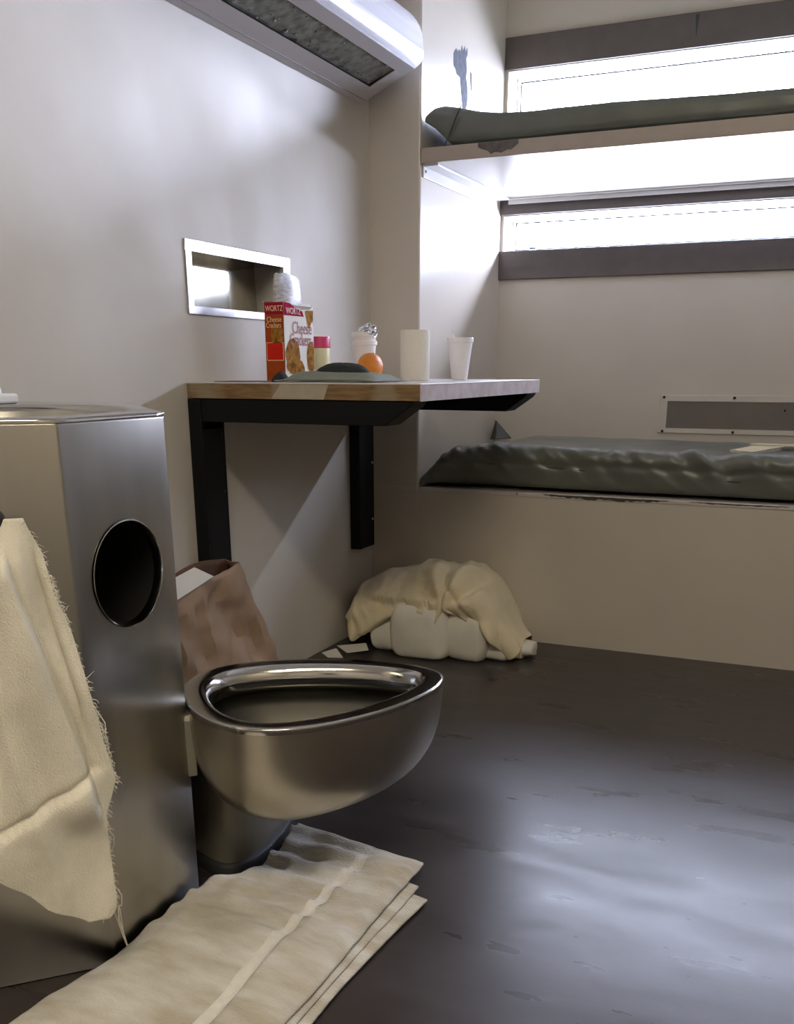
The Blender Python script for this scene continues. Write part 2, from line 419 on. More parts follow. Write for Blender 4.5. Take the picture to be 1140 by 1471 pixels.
# folded tip at the front of the head end
build('corner_tip', MB().add([(.142,.005,ZB+.002),(.20,.004,ZB+.004),(.205,.06,ZB+.012),(.175,.03,ZB+.05),(.215,.02,.545),(.19,.012,ZB+.028)],
      [(0,1,5),(1,4,5),(0,5,3),(3,5,4),(0,3,2),(3,4,2)]), M['vinyl'], ml, solid=.004, sub=2, sm=True)

# upper mattress
UT = [(.170,1.525),(.178,1.540),(.20,1.556),(.225,1.560),(.27,1.552),(.34,1.535),(.40,1.527),(.5,1.525),(.7,1.524),(.94,1.518),(1.18,1.513),(2.4,1.50)]
UB = [(.170,1.518),(.19,1.505),(.215,1.480),(.245,1.4495),(.27,1.449),(2.4,1.449)]
def udisp(p, a, b):
    x, y, z = p
    d = .004*nz(x*5, z*9) + .003*ridge(x*7+z*5, z*3) + .0025*nz(x*17, z*12)
    pleat = -.006*math.exp(-((x-.262-.5*(z-1.50))/.006)**2)
    return V((0, -(d+pleat), .002*nz(x*9, y*5))) if y < .2 else V((0, 0, 0))
mu = thing('mattress', 'grey-green mattress with curled end on the upper bunk, against the bright window', 'mattress', (1.2,.37,U1), 'bunk mattresses')
n = 130
mb = mattress(None, 0, lambda x: .018, lambda x: .715, lambda x: interp(UB, x), lambda x: interp(UT, x), 0, udisp, [.172 + (XR-.02-.172)*(k/n)**1.5 for k in range(n+1)])
build('cover', mb, M['vinyl'], mu, sm=True, sub=1, auto=70)
pts = [(.262 + .5*(z-1.50), .011 + .002*math.sin(z*90), z) for z in [1.456 + .094*k/20 for k in range(21)]]
build('end_pleat', MB().tube(pts, .0018, 6), M['vinyldark'], mu, sm=True)

# things on the lower mattress and sill
pad = thing('notepad', 'small buff paper pad on the lower mattress', 'notepad', (1.17,.14,.598))
pz = .6105
build('cover_sheet', MB().add([(1.112,.085,pz+.004),(1.180,-.0+.03,pz+.004),(1.250,.23,pz+.008),(1.160,.27,pz+.005)], [(0,1,2,3)]), M['cardboard'], pad, solid=.001)
build('page_block', MB().prism([(1.113,.086,pz-.001),(1.180,.032,pz-.001),(1.246,.225,pz-.001),(1.160,.265,pz-.001)], (0,0,.0045)), M['paper'], pad)
tag(build('envelope', MB().prism([(1.135,.42,.607),(1.28,.40,.607),(1.30,.46,.607),(1.15,.49,.607)], (0,0,.003)), M['cardboard'], origin=(1.2,.44,.600)),
    'thin buff sheet lying behind the small pad on the lower mattress', 'paper')
cc = thing('bottle_cap', 'tiny clear plastic cap standing on the lower window sill', 'cap', (.285,YW+.02,1.2435))
build('cap_body', MB().lathe((.285,YW+.02,1.2435), [(.013,0),(.014,.004),(.012,.014),(.009,.016)], 20), M['clear'], cc, sm=True)
build('cap_ring', MB().lathe((.285,YW+.02,1.2480), [(.0145,0),(.0145,.006)], 20), mat('smoky_plastic', (.10,.16,.20), .2), cc, sm=True)

# wall vent
vt = thing('wall_vent', 'long painted vent grille on the wall above the lower mattress', 'vent', (1.3,YW,.62))
vx0, vx1, vz0, vz1 = .789, 1.95, .618, .749
fr = MB(); y0, y1 = YW-.006, YW-.0005
fr.box((vx0,y0,vz0), (vx1,y1,vz0+.017)).box((vx0,y0,vz1-.021), (vx1,y1,vz1)).box((vx0,y0,vz0+.017), (vx0+.028,y1,vz1-.021)).box((vx1-.028,y0,vz0+.017), (vx1,y1,vz1-.021))
build('vent_frame', fr, M['wallb'], vt, bevel=.0015)
build('grille_backing', MB().box((vx0+.026,YW-.0022,vz0+.016), (vx1-.026,YW-.0007,vz1-.020)), M['vent'], vt)
gm = MB()
for k in range(1, 22):
    z = vz0+.017 + k*.0043
    if z < vz1-.022: gm.box((vx0+.027,YW-.0042,z-.0008), (vx1-.027,YW-.0022,z+.0008))
build('grille_mesh', gm, M['vent'], vt)
for x, z in ((.803,.741),(.806,.624),(1.044,.741),(1.05,.625),(1.3,.741),(1.3,.625)):
    build('screw', MB().lathe((x,YW-.006,z), [(.0052,0),(.0045,.002),(.002,.003)], 12, (0,-1,0)), M['bolt'], vt, sm=True)
build('screw', MB().lathe((1.213,YW-.0042,.701), [(.004,0),(.003,.002)], 10, (0,-1,0)), M['bolt'], vt)

# ------------------------------------------------------------------ wall light
wlt = thing('wall_light', 'unlit wall lamp with dirty grey lens, high on the left wall', 'wall lamp', (.0,-.9,1.56))
LY0, LY1 = -2.3, -.06
prof = [(.0012,1.562),(.172,1.6345)]
nose = [(.187,1.645),(.196,1.657),(.199,1.672),(.196,1.692)]
for k in range(1, 14):
    a = k/13
    nose.append((lerp(.196, .0012, 1-math.cos(a*PI/2)) if False else .0012+.1948*math.cos(a*PI/2)**.85, 1.692 + .118*math.sin(a*PI/2)))
outer = [(.172,1.6345)] + nose
# shell: bottom plate with a lens opening + curved cover + end cap
LX0, LX1, LYE = .060, .139, -.121
def zb(x): return 1.562 + .42*x
bm_ = MB()
def quad(x0, x1, ya, yb): bm_.add([(x0,ya,zb(x0)),(x1,ya,zb(x1)),(x1,yb,zb(x1)),(x0,yb,zb(x0))], [(0,1,2,3)])
quad(.0012, LX0, LY0, LY1); quad(LX1, .172, LY0, LY1); quad(LX0, LX1, LYE, LY1); quad(LX0, LX1, LY0, LY0+.06)
build('bottom_plate', bm_, M['plate'], wlt, solid=.002)
build('housing', MB().loops([[(x,y,z) for x,z in outer] for y in (LY0, LY1)], False, False, False), M['lamp'], wlt, sm=True, solid=.002, auto=50)
full = [(.0012,1.562)] + outer
for y in (LY1, LY0+.002):
    build('end_cap', MB().prism([(x,y-.003,z) for x,z in full], (0,.003,0)), M['lamp'], wlt, bevel=.001)
build('lens', MB().add([(LX0-.004,LY0,zb(LX0)+.006),(LX1+.004,LY0,zb(LX1)+.006),(LX1+.004,LYE+.005,zb(LX1)+.006),(LX0-.004,LYE+.005,zb(LX0)+.006)], [(0,1,2,3)]), M['lens'], wlt, solid=.002)
deb = MB(); rng = random.Random(11)
for k in range(90):
    y = rng.uniform(-1.0, LYE-.004); x = LX0+.003 + abs(rng.gauss(0, .012)) if rng.random() < .65 else LX1-.002-abs(rng.gauss(0,.008))
    x = min(max(x, LX0+.002), LX1-.002); r = rng.uniform(.0014, .0042)
    deb.lathe((x, y, zb(x)+.0045), [(r*.3,-r*.8),(r,0),(r*.3,r*.6)], 6)
o = build('grime_flecks', deb, mat('lens_flecks', (.60,.60,.64), .5, var=.6, vscale=120, vcol=(.10,.05,.025)), wlt); o['kind'] = 'stuff'
build('seam', MB().box((.0185,LY0,zb(.0185)-.0016), (.0195,LY1-.002,zb(.0195)-.0006)), M['brown'], wlt)

# ------------------------------------------------------------------ stainless niche
ni = thing('wall_niche', 'stainless recessed niche in the left wall behind the cracker box', 'niche', (0,-.75,.957))
ny0, ny1, nz0, nz1 = -.973, -.505, .957, 1.115
iy0, iy1, iz0, iz1 = -.950, -.540, .974, 1.092
f = MB(); e = .004
f.box((.0005,ny0,nz0), (e,ny1,iz0)).box((.0005,ny0,iz1), (e,ny1,nz1)).box((.0005,ny0,iz0), (e,iy0,iz1)).box((.0005,iy1,iz0), (e,ny1,iz1))
build('niche_frame', f, M['frame'], ni, bevel=.0012)
dp = -.085
nb = []
for i in range(17):
    t = i/16; z = lerp(iz0, iz1, t); row = []
    for j in range(25):
        u = j/24; y = lerp(iy0, iy1, u)
        # the sheet is slightly dished
        tilt = .0046*(1-t)
        row.append((dp + tilt, y, z))
    nb.append(row)
build('niche_back', MB().grid(nb), M['niche'], ni, sm=True)
build('niche_liner', MB().loops([[(x,iy0,iz0),(x,iy1,iz0),(x,iy1,iz1),(x,iy0,iz1)] for x in (dp, .001)], False, False), M['niche'], ni)

# ------------------------------------------------------------------ desk
DZ = .8086; DT = .0352; DX = .5894; DY0, DY1 = -1.0, -.112
dk = thing('wall_desk', 'wall-mounted wooden desk with black steel brackets, crowded with food and cups', 'desk', (.3,-.55,0))
build('tabletop', MB().box((.001,DY0+.0015,DZ-DT), (DX-.002,DY1,DZ-.0012)), M['wood'], dk, bevel=.002)
build('top_laminate', MB().box((.001,DY0,DZ-.0022), (DX,DY1,DZ)), M['top'], dk, bevel=.0006)
build('edge_band', MB().box((DX-.002,DY0+.0004,DZ-DT), (DX-.0001,DY1,DZ-.0022)), M['edge'], dk)
build('edge_band', MB().box((.006,DY0+.0001,DZ-DT+.001), (DX-.002,DY0+.0015,DZ-.0024)), M['wood'], dk)
build('tape_patch', MB().add([(.252,DY0-.0003,DZ-.003),(.372,DY0-.0003,DZ-.003),(.360,DY0-.0003,DZ-.034),(.227,DY0-.0003,DZ-.034)], [(0,1,2,3)]), M['tape'], dk)
ZT = DZ-DT
for (pa, pb, zend) in ((-1.0,-.905,.275), (-.165,-.060,.287)):
    # open channel post: web on the wall and two flanges
    post = build('wall_post', MB().box((.001,pa,zend), (.008,pb,ZT-.001)).box((.008,pa,zend), (.036,pa+.008,ZT-.001)).box((.008,pb-.008,zend), (.036,pb,ZT-.001)).box((.033,pa+.008,zend),(.036,pb-.008,ZT-.07)), M['black'], dk, bevel=.003)
    pm = (pa+pb)/2 + (.03 if pa < -.5 else -.0)
    armw = .022
    ya = pa+.004
    poly = [(.010,ya,ZT-.0008),(.570,ya,ZT-.0008),(.560,ya,ZT-.014),(.505,ya,ZT-.052),(.010,ya,ZT-.052)]
    build('bracket_arm', MB().prism(poly, (0,pb-pa-.012,0)), M['black'], dk, bevel=.002)
    for z in (ZT-.085, ZT-.22, ZT-.40):
        if z > zend+.03: build('bolt', MB().lathe((.036,pb-.014,z), [(.004,0),(.0035,.002)], 10, (1,0,0)), M['boltw'] if pa > -.5 else M['bolt'], post)

# ------------------------------------------------------------------ things on the desk
def text(body, size, mtl, parent, origin, ux, uy, name='lettering', sx=1.0, extr=.0002, bold=0.0):
    """letters as mesh geometry, laid on the plane spanned by ux, uy from origin"""
    cu = bpy.data.curves.new('t', 'FONT'); cu.body = body; cu.size = size; cu.extrude = extr; cu.offset = bold; cu.resolution_u = 3
    to = bpy.data.objects.new('t', cu); C.objects.link(to); bpy.context.view_layer.update()
    me = bpy.data.meshes.new_from_object(to.evaluated_get(bpy.context.evaluated_depsgraph_get()))
    bpy.data.objects.remove(to); bpy.data.curves.remove(cu)
    ux = V(ux).normalized(); uy = V(uy).normalized(); un = ux.cross(uy); o0 = V(origin) - world_loc(parent)
    for v in me.vertices: v.co = o0 + ux*v.co.x*sx + uy*v.co.y + un*v.co.z
    me.name = name; me.materials.clear(); me.materials.append(mtl)
    ob = bpy.data.objects.new(name, me); C.objects.link(ob); ob.parent = parent
    return ob

bx0, bx1, by0, by1, bz1 = .097, .149, -.798, -.652, DZ+.181
cb = thing('cracker_box', 'torn-open red and white cheese cracker box standing on the desk', 'box', (.123,-.725,DZ))
build('carton', MB().box((bx0,by0,DZ+.0005), (bx1,by1,bz1-.006)), M['card'], cb)
# side face (towards the viewer): bands of print, and front face
e = .0006
def sidep(name, x0, x1, z0, z1, m, k=1): return build(name, MB().add([(x0,by0-e*k,z0),(x1,by0-e*k,z0),(x1,by0-e*k,z1),(x0,by0-e*k,z1)], [(0,1,2,3)]), m, cb)
def frontp(name, pts, m, k=1): return build(name, MB().add([(bx1+e*k,y,z) for y,z in pts], [tuple(range(len(pts)))]), m, cb)
H = bz1 - DZ
sidep('side_print', bx0, bx1, DZ+.001, bz1-.028, M['rust'])
sidep('side_banner', bx0, bx1, bz1-.028, bz1-.001, M['redd'])
sidep('side_panel', bx0+.003, bx1-.002, DZ+.048, DZ+.090, M['boxcream'], 2)
sidep('side_panel', bx0+.0045, bx1-.0035, DZ+.050, DZ+.0885, M['red'], 3)
def blob(cx, cz, rx, rz, seed, n=26):
    return [(cx + rx*math.cos(a)*(1+.16*nz(math.cos(a)*2.2, math.sin(a)*2.2, seed)), cz + rz*math.sin(a)*(1+.22*nz(math.cos(a)*2.5, math.sin(a)*2.5, seed+5))) for a in [2*PI*k/n for k in range(n)]]
build('cracker_picture', MB().add([(x,by0-2*e,z) for x,z in [(min(max(p[0],bx0+.001),bx1-.001),p[1]) for p in blob(.130, DZ+.106, .018, .024, 3)]], [tuple(range(26))]), M['cracker'], cb)
frontp('front_print', [(by0,DZ+.001),(by1,DZ+.001),(by1,DZ+.130),(by1-.006,DZ+.144),(by1,DZ+.160),(by1,bz1-.004),(by1-.02,bz1-.013),(by1-.07,bz1-.015),(by1-.10,bz1-.010),(by0+.03,bz1-.001),(by0,bz1-.001)], M['boxwhite'])
frontp('front_banner', [(by0,bz1-.030),(by0+.098,bz1-.030),(by0+.090,bz1-.018),(by0+.055,bz1-.012),(by0+.03,bz1-.002),(by0,bz1-.001)], M['redd'], 2)
cl = lambda P: [(min(max(y,by0+.001),by1-.001), max(z,DZ+.002)) for y,z in P]
frontp('cracker_picture', cl(blob(by0+.038, DZ+.056, .036, .042, 1)), M['cracker'], 2)
frontp('cracker_picture', cl(blob(by0+.062, DZ+.026, .032, .026, 8)), M['cracker'], 2.4)
frontp('cracker_picture', cl(blob(by0+.130, DZ+.056, .022, .038, 2)), M['cracker'], 2)
frontp('cracker_picture', [(by0+.103,bz1-.016),(by1-.001,bz1-.014),(by1-.002,bz1-.035),(by1-.024,bz1-.057),(by0+.116,bz1-.050)], M['cracker'], 2)
FX, FY = (0,1,0), (0,0,1)
text('Cheese', .040, M['ink'], cb, (bx1+e*3, by0+.038, DZ+.111), FX, FY, sx=.80)
text('Crackers', .040, M['ink'], cb, (bx1+e*3, by0+.025, DZ+.084), FX, FY, sx=.72)
text('WORTZ', .020, M['pale'], cb, (bx1+e*3, by0+.010, bz1-.026), FX, FY, sx=.95)
text('WORTZ', .018, M['boxcream'], cb, (bx0+.0035, by0-e*3, bz1-.021), (1,0,0), FY, sx=.72)
text('Cheese', .017, M['boxcream'], cb, (bx0+.006, by0-e*3, DZ+.136), (1,0,0), FY, sx=.80)
text('Crackers', .017, M['boxcream'], cb, (bx0+.004, by0-e*3, DZ+.123), (1,0,0), FY, sx=.66)
# opened top flaps and the waxed inner bag standing up
build('top_flap', MB().add([(bx1,by0+.05,bz1-.010),(bx1,by1-.004,bz1-.013),(bx1-.010,by1+.006,bz1+.001),(bx1-.018,by0+.060,bz1+.004)], [(0,1,2,3)]), M['boxwhite'], cb, solid=.0007)
build('top_flap', MB().add([(bx0,by0,bz1-.006),(bx0,by1,bz1-.006),(bx0-.008,by1,bz1+.006),(bx0-.008,by0,bz1+.004)], [(0,1,2,3)]), M['card'], cb, solid=.0007)
R_ = []
for i in range(16):
    z = lerp(DZ+.12, bz1+.061, i/15); row = []
    for k in range(33):
        a = 2*PI*k/32; t = i/15; s = lerp(1, .62, smooth(.5,1,t))
        yy = -.7285 - .002*t + (.062 - .004*t)*math.cos(a); xx = .123 + .022*s*math.sin(a) + .003*nz(yy*30, z*18)*t
        row.append((xx, yy + .001*nz(z*20, a*2), z + (.010*nz(yy*30, 3) - (yy+.72)*.10)*smooth(.7,1,t)))
    R_.append(row)
build('liner_bag', MB().loops([r[:-1] for r in R_], True, False), M['liner'], cb, sm=True)

tb = thing('seasoning_tub', 'pale yellow tub with pink band, close behind the cracker box', 'tub', (.058,-.45,DZ))
build('tub_body', MB().lathe((.058,-.45,DZ), [(.026,0),(.0285,.003),(.0285,.082),(.0275,.084)], 32), M['tub'], tb, sm=True)
build('lid', MB().lathe((.058,-.45,DZ+.083), [(.0285,0),(.0295,.001),(.0295,.026),(.0285,.029),(.02,.030)], 32), M['pink'], tb, sm=True)

def cup(name, label, c, h, r0, r1, lip=True):
    t = thing(name, label, 'cup', c, 'foam cups on the desk')
    x, y, z = c
    prof = [(r0*.9,0),(r0,.002),(lerp(r0,r1,.5),h*.5),(r1,h-.014),(r1+.001,h-.013)]
    build('cup_body', MB().lathe(c, [(r0*.9,0.0005),(r0,.003),(r1,h-.012),(r1-.003,h-.012),(r0-.004,.006)], 36, cap1=True), M['foam'], t, sm=True)
    build('rim', MB().lathe(c, [(r1-.0028,h-.013),(r1+.0008,h-.013),(r1+.003,h-.011),(r1+.003,h-.002),(r1+.001,h),(r1-.0028,h),(r1-.0028,h-.013)], 36, cap0=False, cap1=False), M['foam'], t, sm=True)
    return t
cup('foam_cup', 'white foam cup nested lowest in the stack behind the orange', (.122,-.30,DZ), .105, .024, .0335)
cup('foam_cup', 'white foam cup nested topmost in the stack behind the orange', (.122,-.30,DZ+.022), .105, .0235, .0335)
cup('foam_cup', 'white foam cup holding a spoon, at the back right of the desk', (.425,-.33,DZ), .109, .0215, .0335)
sp = thing('plastic_spoon', 'white plastic spoon handle poking out of the right foam cup', 'spoon', (.425,-.33,DZ+.02))
build('handle', MB().tube([(.428,-.325,DZ+.018),(.421,-.34,DZ+.07),(.413,-.35,DZ+.112),(.409,-.352,DZ+.128)], .0045, 8, .0015), M['plastic'], sp, sm=True)
# crumpled clear film in the stacked cups
fm = []
for i in range(15):
    t = i/14; row = []
    for k in range(28):
        a = 2*PI*k/28; r = .027*math.sin(PI*min(1,.12+t*.9))**.6 * (1 + .32*ridge(math.cos(a)*2.5, math.sin(a)*2.5, t*4)-.1)
        row.append((.128 + r*math.cos(a) + .012*t, -.30 + r*math.sin(a), DZ+.105 + .046*t + .006*nz(math.cos(a)*3, math.sin(a)*3, 2)))
    fm.append(row)
tag(build('plastic_wrap', MB().loops(fm), M['clear'], origin=(.13,-.30,DZ+.1)), 'crumpled clear plastic wrap stuffed in the stacked foam cups', 'wrap')
og = thing('orange', 'round ripe orange lying in front of the stacked foam cups', 'orange', (.192,-.41,DZ))
R = .0355
build('peel', MB().lathe((.192,-.41,DZ+R+.0004), [(R*math.sin(PI*k/20), -R*math.cos(PI*k/20)*.985) for k in range(21)], 36, (.25,.1,1)), M['orange'], og, sm=True)
build('stem_button', MB().lathe((.192+.0085,-.41+.0034,DZ+2*R-.0022), [(.003,0),(.002,.0018)], 8, (.25,.1,1)), M['stem'], og)
pr = thing('toilet_paper_roll', 'white paper roll standing on end at the desk centre', 'paper roll', (.364,-.50,DZ))
build('tissue', MB().lathe((.364,-.50,DZ), [(.019,.0006),(.037,.0006),(.0382,.003),(.0382,.121),(.037,.1235),(.019,.1235)], 40, cap0=False, cap1=False), M['tissue'], pr, sm=True)
build('core_tube', MB().lathe((.364,-.50,DZ), [(.0190,.0008),(.0190,.1232),(.0178,.1232),(.0178,.0008),(.0190,.0008)], 32, cap0=False, cap1=False), M['core'], pr, sm=True)

# folded grey-green garment with a dark lump of cloth on it
gr = []
for i in range(14):
    y = lerp(-.90, -.72, i/13); row = []
    for k in range(41):
        t = k/40; x = lerp(.178, .432, t) + .010*(i/13)
        prof = smooth(0,.16,t)*smooth(1,.86,t); pr_ = smooth(0,.25,i/13)*smooth(1.02,.7,i/13)
        row.append((x, y + .006*nz(x*20, 2), DZ+.003 + (.020*lerp(1.05,.72,t)*prof + .003*nz(x*25, y*25))*max(pr_,.18)))
    gr.append(row)
gm_ = thing('folded_garment', 'flat folded grey-green cloth along the front of the desk', 'cloth', (.31,-.81,DZ))
build('top_fold', MB().grid(gr), M['sage'], gm_, sm=True, solid=.003)
build('under_fold', MB().loops([[(lerp(.182,.428,t), y, DZ+.0012 + h) for t in [k/20 for k in range(21)]] for y, h in ((-.897,0),(-.897,.004),(-.73,.006),(-.73,0))], False, False, False), M['sage'], gm_)
lump = []
for i in range(12):
    t = i/11; row = []
    for k in range(30):
        a = 2*PI*k/30; r = math.cos(t*PI/2)**.7 if t < 1 else 0.02
        row.append((.305 + .068*r*math.cos(a)*(1+.12*nz(math.cos(a)*2, math.sin(a)*2, 1)), -.80 + .05*r*math.sin(a), DZ+.016 + .026*math.sin(t*PI/2)*(1+.15*nz(math.cos(a)*2, math.sin(a)*2, 6))))
    lump.append(row)
tag(build('black_cap', MB().loops(lump), M['blackc'], sm=True, origin=(.305,-.80,DZ+.02)), 'crumpled black cloth cap on the folded grey-green cloth', 'cap')
lump = []
for i in range(8):
    t = i/7
    lump.append([(.176 + .016*math.cos(t*PI/2)*math.cos(a), -.87 + .03*math.cos(t*PI/2)*math.sin(a), DZ+.0008 + .021*math.sin(t*PI/2)*(1+.2*math.cos(a))) for a in [2*PI*k/16 for k in range(16)]])
build('rolled_end', MB().loops(lump), M['blackc'], gm_, sm=True)
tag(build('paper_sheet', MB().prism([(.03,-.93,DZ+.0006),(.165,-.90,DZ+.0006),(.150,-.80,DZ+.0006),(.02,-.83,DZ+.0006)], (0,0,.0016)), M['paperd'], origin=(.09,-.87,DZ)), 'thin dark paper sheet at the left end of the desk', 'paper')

# ------------------------------------------------------------------ combination toilet and sink
S2 = 2**.5
CY0, CY1, CX = -2.004, -1.790, .525
k = .25
def cabpoly(z, g=0): return [(.001,CY0-k+g,z),(CX-k-g*.4,CY0-k+g,z),(CX-g,CY0+g*.4,z),(CX-g,CY1-g*.4,z),(CX-k-g*.4,CY1+k-g,z),(.001,CY1+k-g,z)]
ct = thing('combination_toilet', 'stainless steel combined toilet and sink cabinet against the left wall', 'toilet', (.3,-1.9,0))
ZK = .782
cab = build('cabinet', MB().loops([cabpoly(.001), cabpoly(ZK-.0045)]), M['steel'], ct)
hole_c = V((CX, -1.8955, .570))
cabcut = MB().lathe((CX-.14,-1.8955,.570), [(.0725,0),(.0725,.2)], 56, (1,0,0))
cc_ = cab
cut(cab, [MB().lathe(V((CX-.14,-1.8955,.570)) - world_loc(ct)*1.0, [(.0725,0),(.0725,.2)], 56, (1,0,0))]) if False else None
# cut in world space: temporarily unparent so both meshes share a frame
cab.parent = None; cab.location = world_loc(ct); bpy.context.view_layer.update()
cut(cab, [cabcut, MB().lathe((.30,-1.897,ZK+.03), [(.02,-.16),(.10,-.145),(.165,-.10),(.185,-.03),(.185,.05)], 56)])
cab.location = (0,0,0); cab.parent = ct
m = cab.modifiers.new('b', 'BEVEL'); m.width = .0035; m.segments = 3; m.limit_method = 'ANGLE'; m.angle_limit = math.radians(40)
for p in cab.data.polygons: p.use_smooth = True
cab.data.set_sharp_from_angle(angle=math.radians(60))
# recessed drum for the paper roll
build('roll_recess', MB().lathe((CX,-1.8955,.570), [(.0722,-.004),(.072,-.02),(.072,-.125),(.0,-.125)], 56, (1,0,0), cap0=False), M['recess_shade'], ct, sm=True)
build('recess_rim', MB().lathe((CX,-1.8955,.570), [(.0735,.0012),(.0745,.0022),(.0728,.0026),(.0712,-.002),(.0712,-.012)], 56, (1,0,0), cap0=False, cap1=False), M['polished'], ct, sm=True)
build('recess_glint', MB().loops([[(CX-.012+.007*math.cos(a)*math.cos(q), -1.9615+.008*math.sin(a)*math.cos(q), .587+.034*math.sin(q)) for a in [2*PI*j/20 for j in range(20)]] for q in [-PI/2*.98+PI*.98*k_/12 for k_ in range(13)]]), M['polished'], ct, sm=True)  # added polished lens shape imitating a reflected crescent inside the recess
# deck with a rolled edge and an oval basin
deckL = [cabpoly(ZK-.0060, -.0004), cabpoly(ZK-.0025, -.0004), cabpoly(ZK-.0006, .0008), cabpoly(ZK, .003)]
def dense(poly, n=12):
    out = []
    for i in range(len(poly)):
        a, b = V(poly[i]), V(poly[(i+1) % len(poly)])
        out += [a.lerp(b, j/n) for j in range(n)]
    return out
dl = [dense(p) for p in deckL]
bc = V((.30,-1.897,ZK))
def boval(p, rx, ry, z):
    a = math.atan2((p.y-bc.y)/ry, (p.x-bc.x)/rx); return V((bc.x+rx*math.cos(a), bc.y+ry*math.sin(a), z))
base = dl[-1]
dl += [[boval(p, .188, .225, ZK+.0005) for p in base], [boval(p, .183, .220, ZK-.003) for p in base], [boval(p, .178, .214, ZK-.012) for p in base]]
dkk = build('sink_deck', MB().loops(dl, False, False), M['polished'], ct, sm=True, auto=50)
build('sink_basin', MB().loops([[boval(p, .178*s, .214*s, ZK-.012-dz_) for p in base] for s, dz_ in ((1,0),(.97,.03),(.88,.07),(.65,.10),(.3,.112),(.06,.115))], False, True), M['polished'], ct, sm=True)
# grey push button on the front facet
fn = V((1,-1,0)).normalized(); ft = V((-1,-1,0)).normalized()
P0 = V((CX,CY0,0))
def fac(s, z, off=0): return P0 + ft*s + fn*off + V((0,0,z))
build('push_button', MB().lathe(fac(.089,.662,.001), [(.017,0),(.017,.012),(.015,.016),(.006,.018)], 24, fn), M['pipe'], ct, sm=True)

# bowl
BC = V((.672,-1.628,0)); ba = V((1,1,0)).normalized(); bb = V((1,-1,0)).normalized()
def egg(n=72):
    out = []
    for j in range(n):
        th = 2*PI*j/n; c_, s_ = math.cos(th), math.sin(th)
        if c_ >= 0:
            e_ = 1.62; L_ = .300
        else:
            e_ = 2.35; L_ = .147
        r = (abs(c_/L_)**e_ + abs(s_/.180)**e_) ** (-1/e_)
        out.append((r*c_ - .070, r*s_))
    # soften the joints
    for _ in range(3): out = [((out[i-1][0]+2*out[i][0]+out[(i+1)%n][0])/4, (out[i-1][1]+2*out[i][1]+out[(i+1)%n][1])/4) for i in range(n)]
    return out
EG = egg()
def bowl_loop(z, s, inset=0, ca=-.045):
    L = []
    n = len(EG)
    for j, (a, b) in enumerate(EG):
        if inset:
            pa, pb = EG[j-1]; qa, qb = EG[(j+1) % n]; ta, tb = qa-pa, qb-pb; l = math.hypot(ta, tb)
            a, b = a - tb/l*inset, b + ta/l*inset
            # EG runs counter-clockwise, inward normal is to the left
        a = ca + (a-ca)*s; b = b*s
        L.append(BC + ba*a + bb*(-b if False else b) + V((0,0,z)))
    return L
RZ = .345
# check inset direction: inward must shrink
t0 = bowl_loop(0, 1, .02); sgn = 1 if (t0[0]-BC).length < (bowl_loop(0,1)[0]-BC).length else -1
def BL(z, s=1.0, inset=0, ca=-.045): return bowl_loop(z, s, inset*sgn, ca)
shell = [BL(.146,.05,ca=-.075), BL(.147,.25,ca=-.07), BL(.152,.44,ca=-.065), BL(.162,.60), BL(.178,.735), BL(.198,.835), BL(.222,.905), BL(.248,.952), BL(.277,.978), BL(.305,.990), BL(.325,.995), BL(RZ-.010,.998)]
build('bowl', MB().loops(shell, True, False), M['steelbowl'], ct, sm=True, sub=1, auto=0)
rim = [BL(RZ-.010,.998), BL(RZ-.004,1.0), BL(RZ-.0008,.997), BL(RZ,.990), BL(RZ,1,.028), BL(RZ-.0006,1,.033), BL(RZ-.006,1,.040), BL(RZ-.018,1,.046), BL(RZ-.032,1,.047), BL(RZ-.042,1,.044), BL(RZ-.045,1,.038)]
build('rim', MB().loops(rim, False, False), M['polished'], ct, sm=True, sub=1, auto=0)
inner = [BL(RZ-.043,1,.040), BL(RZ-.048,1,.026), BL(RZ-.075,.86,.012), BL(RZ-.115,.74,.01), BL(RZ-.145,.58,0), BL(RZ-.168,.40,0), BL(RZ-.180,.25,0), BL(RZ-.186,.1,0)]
build('bowl_interior', MB().loops(inner, False, True), mat('shaded_bowl_steel', (.11,.105,.09), .4, metal=1), ct, sm=True, auto=0)  # steel tone lowered to paint in the shade of a deeper bowl
# mounting flange between cabinet and bowl
fl = []
for a_ in (-.224, -.208):
    fl.append([BC + ba*a_ + bb*b + V((0,0,z)) for b, z in ((.014,.222),(.018,.318),(.014,.326),(-.13,.326),(-.13,.222))])
build('mounting_flange', MB().loops(fl), M['steelbase'], ct, bevel=.002)
# pedestal under the bowl
ped = [(.33,-1.62),(.40,-1.675),(.455,-1.697),(.500,-1.712),(.532,-1.708),(.552,-1.675),(.556,-1.62),(.549,-1.56),(.535,-1.50),(.515,-1.44),(.47,-1.40),(.38,-1.42),(.30,-1.50)]
def pl(z, s=1, off=0.0):
    c = V((.46,-1.57,0)); L = []
    n = len(ped)
    for j in range(n):
        for t in (0, .25, .5, .75):
            p0, p1, p2, p3 = [V((*ped[(j+q) % n], 0)) for q in (-1, 0, 1, 2)]
            p = .5*((2*p1) + (-p0+p2)*t + (2*p0-5*p1+4*p2-p3)*t*t + (-p0+3*p1-3*p2+p3)*t**3)
            dlt = p - c
            L.append(c + dlt*s + dlt.normalized()*off + V((0,0,z)))
    return L
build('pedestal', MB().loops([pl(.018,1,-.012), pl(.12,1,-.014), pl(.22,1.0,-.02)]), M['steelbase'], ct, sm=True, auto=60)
build('pedestal_base', MB().loops([pl(.0008,1,.002), pl(.016,1,0), pl(.020,1,-.004)]), M['base_ring'], ct, sm=True, auto=60)

